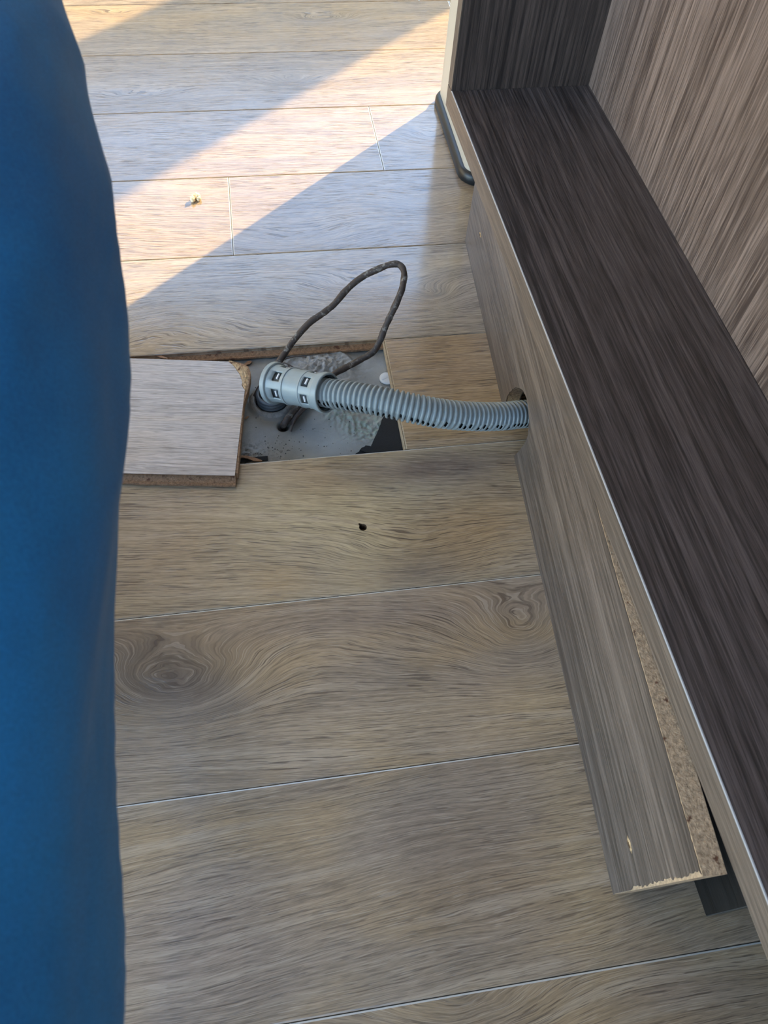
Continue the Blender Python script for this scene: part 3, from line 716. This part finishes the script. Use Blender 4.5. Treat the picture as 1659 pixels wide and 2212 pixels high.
# ------------------------------------------------------------------ small things
cpz = at(836, 818, ZS + .001); cpo = empty('plastic_cap', cpz); tag(cpo, 'round white plastic cap half under the sawn plank end', 'cap')
bm = bmesh.new(); lathe(bm, [(.0002, .0028), (.006, .0028), (.0092, .0024), (.0104, .0014), (.0108, .0), (.0, .0)], 40); obj('disc', bm, M_cap, cpo, True)
bm = bmesh.new(); box(bm, -.009, .009, -.0006, .0006, .0024, .0032, .0002, 1); bmesh.ops.rotate(bm, verts=bm.verts, cent=(0, 0, 0), matrix=Matrix.Rotation(radians(25), 3, 'Z')); obj('ridge', bm, M_cap, cpo)
def lump(bm, c, r, seed, sub=3, am=.35, sq=(1, 1, 1)):
    res_ = bmesh.ops.create_icosphere(bm, subdivisions=sub, radius=1.0)
    for v_ in res_['verts']:
        k = r * (1 + am * mn.noise(v_.co * 1.8 + Vector((seed, 0, 0)))); v_.co = Vector((v_.co.x * sq[0], v_.co.y * sq[1], v_.co.z * sq[2])) * k + Vector(c)
cr = at(421, 433, 0); bm = bmesh.new()
lump(bm, (-.0030, -.0030, .0046), .0042, 3, am=.5); lump(bm, (.0040, .0042, .0050), .0050, 9, am=.5); lump(bm, (.0062, -.0008, .0036), .0036, 15, am=.4); lump(bm, (-.0008, .0030, .0062), .0030, 21, am=.5)
o = obj('crumb', bm, M_crumb, None, True); o.location = cr + Vector((0, 0, .0001)); tag(o, 'small pale yellow crumb lying in the band of sunlight', 'crumb')
def splinter(name, pts, w_, z0, label, th=.0012, cat='splinter'):
    bm = bmesh.new(); P = [at(a, b, z0) for a, b in pts]; c_ = sum(P, Vector()) / len(P); q = catmull(P, 8)
    up = []; lo = []
    m = len(q)
    for i, p in enumerate(q):
        t = i / (m - 1); d = (q[min(i + 1, m - 1)] - q[max(i - 1, 0)]).normalized(); s = Vector((-d.y, d.x, 0)) * w_ * (sin(pi * (.08 + .84 * t)) ** .5) * (1 + .5 * nz(p.x, p.y, 300)) * .5
        up.append((p + s - c_)); lo.append(p - s - c_)
    prism(bm, [(p.x, p.y) for p in up + lo[::-1]], 0, th)
    o = obj(name, bm, M_wood_splinter); o.location = c_; tag(o, label, cat)
splinter('wood_splinter', [(514, 988), (530, 988), (548, 993), (566, 997)], .0042, ZS + .0028, 'long brown wood splinter at the near left corner of the opening', .0016)
splinter('wood_splinter', [(331, 766), (345, 770), (362, 775)], .003, -.0030, 'thin reddish splinter lying on the far lip above the loose plank', .0009)
splinter('wood_chip', [(529, 789), (536, 785), (543, 782)], .0050, ZS + .0015, 'orange brown wood chip beside the torn plank corner', .0014, 'chip')
splinter('wood_chip', [(529, 906), (533, 903), (537, 900)], .0026, ZS + .0012, 'tiny brown wood chip left of the pipe collar', .0010, 'chip')
bm = bmesh.new(); box(bm, 0, .035, 0, .006, 0, .0018); o = obj('underlay_strip', bm, M_underlay); o.location = at(518, 1000, ZS + .0006); tag(o, 'narrow black underlay strip beneath the long wood splinter', 'underlay')
bm = bmesh.new(); rg_ = random.Random(5)
for i in range(90):
    px, py = rg_.uniform(535, 800), rg_.uniform(905, 985)
    if rg_.random() < .5: px, py = rg_.gauss(605, 18), rg_.gauss(975, 12)
    p = at(px, py, ZS); 
    if p.y < yb(5) + .003 or p.x > .14: continue
    z = screed_z(p.x, p.y); lump(bm, (p.x, p.y, z + .0003), rg_.uniform(.0003, .0009), i, 1)
o = obj('grit', bm, plain('grit', (.09, .085, .08), .8, .5, 900)); tag(o, 'loose grit scattered on the bare screed', 'grit', kind='stuff')
bm = bmesh.new()
for i in range(24):
    p = at(rg_.uniform(560, 620), rg_.uniform(845, 900), ZS); p = PIPE + (Vector((p.x, p.y, 0)) - Vector((PIPE.x, PIPE.y, 0))).normalized() * rg_.uniform(.028, .034); lump(bm, (p.x, p.y, ZS + .0008), rg_.uniform(.0006, .0016), i, 1)
o = obj('mortar_crumbs', bm, M_sleeve); tag(o, 'mortar crumbs around the pipe collar', 'mortar', kind='stuff')

# ------------------------------------------------------------------ the person's leg in blue trousers
edge = [(285, 2380), (271, 2212), (268, 2050), (262, 1900), (255, 1750), (251, 1600), (255, 1500), (260, 1350), (266, 1200), (272, 1050), (280, 900), (286, 780), (287, 690), (280, 600), (262, 515), (235, 415), (200, 285), (160, 130), (125, 0), (90, -140)]
cl = []; rads = []
for i, (px, py) in enumerate(edge):
    t = i / (len(edge) - 1); z = .475 + .115 * t; r = .092 - .020 * t
    d = (RM @ Vector(((px - CXP) / FPX, -(py - CYP) / FPX, -1.0))).normalized()
    P = Vector((0, 0, CAMH)) + d * ((z - CAMH) / d.z)
    ax = Vector((0, 1, .18)).normalized(); side = d.cross(ax).normalized()
    if side.x > 0: side = -side
    cl.append(P + side * (r + (.0022 if i < 5 else .0006))); rads.append(r)
den = []
for i in range(len(cl) - 1):
    for k in range(3): den.append((cl[i].lerp(cl[i + 1], k / 3), rads[i] + (rads[i + 1] - rads[i]) * k / 3))
den.append((cl[-1], rads[-1])); cl = [d[0] for d in den]; rads = [d[1] for d in den]
for _ in range(30): cl = [cl[0]] + [(cl[i - 1] + cl[i] * 2 + cl[i + 1]) / 4 for i in range(1, len(cl) - 1)] + [cl[-1]]
cl = cl[::3]; rads = rads[::3]
hip = cl[0] + Vector((-.01, -.16, -.02)); kn = cl[-1]
pts = [hip + Vector((0, -.10, 0)), hip] + cl + [kn + Vector((-.03, .035, .005)), kn + Vector((-.055, .055, -.03)), kn + Vector((-.075, .055, -.10)), kn + Vector((-.10, -.0, -.22)), kn + Vector((-.13, -.06, -.36)), Vector((kn.x - .155, kn.y - .13, .085))]
rd = [.080, .086] + rads + [.070, .067, .064, .060, .056, .058]
dense = []; dr_ = []
for i in range(len(pts) - 1):
    for k in range(10):
        dense.append(pts[i].lerp(pts[i + 1], k / 10)); dr_.append(rd[i] + (rd[i + 1] - rd[i]) * k / 10)
dense.append(pts[-1]); dr_.append(rd[-1])
bm = bmesh.new(); fr = frames(dense); rings = []; SG = 128
for i, (p, (t, u, v), r) in enumerate(zip(dense, fr, dr_)):
    ring = []
    for k in range(SG):
        a = 2 * pi * k / SG; dn = u * cos(a) + v * sin(a); q = p + dn * r
        w1 = mn.noise(Vector((q.x * 12 + q.y * 3, q.y * 6, q.z * 12))); w2 = 1 - abs(mn.noise(Vector((q.x * 16 - q.y * 5, q.y * 7 + 3, q.z * 16)))) * 2.2; fold = .0045 * w1 + .0035 * max(-1, w2) + .0015 * mn.noise(Vector((q.x * 45, q.y * 16, q.z * 45)))
        ring.append(bm.verts.new(q + dn * (fold - .002)))
    rings.append(ring)
for a, b in zip(rings, rings[1:]):
    for k in range(SG): bm.faces.new((a[k], a[(k + 1) % SG], b[(k + 1) % SG], b[k]))
bm.faces.new(rings[0][::-1]); bm.faces.new(rings[-1])
per = empty('person', (pts[-1].x, pts[-1].y, 0)); tag(per, 'crouching person in blue cotton trousers, one leg along the left edge', 'person')
o = obj('trouser_leg', bm, M_cloth, per, True)
for v_ in o.data.vertices: v_.co -= per.location
bm = bmesh.new(); foot = [Vector((0, -.085, .045)), Vector((0, -.05, .055)), Vector((0, .0, .062)), Vector((0, .06, .05)), Vector((0, .12, .036)), Vector((0, .165, .03)), Vector((0, .185, .026))]
q = catmull(foot, 4); rings = []
for i, p in enumerate(q):
    t = i / (len(q) - 1); wd = .034 + .014 * sin(pi * min(1, t * 1.1)); hh = p.z
    if i == 0 or i == len(q) - 1: wd *= .5
    rings.append([bm.verts.new((p.x + wd * cos(2 * pi * k / 24), p.y, max(.002, hh + (hh - .002) * sin(2 * pi * k / 24)))) for k in range(24)])
for a, b in zip(rings, rings[1:]):
    for k in range(24): bm.faces.new((a[k], a[(k + 1) % 24], b[(k + 1) % 24], b[k]))
bm.faces.new(rings[0][::-1]); bm.faces.new(rings[-1]); obj('shoe', bm, M_shoe, per, True)
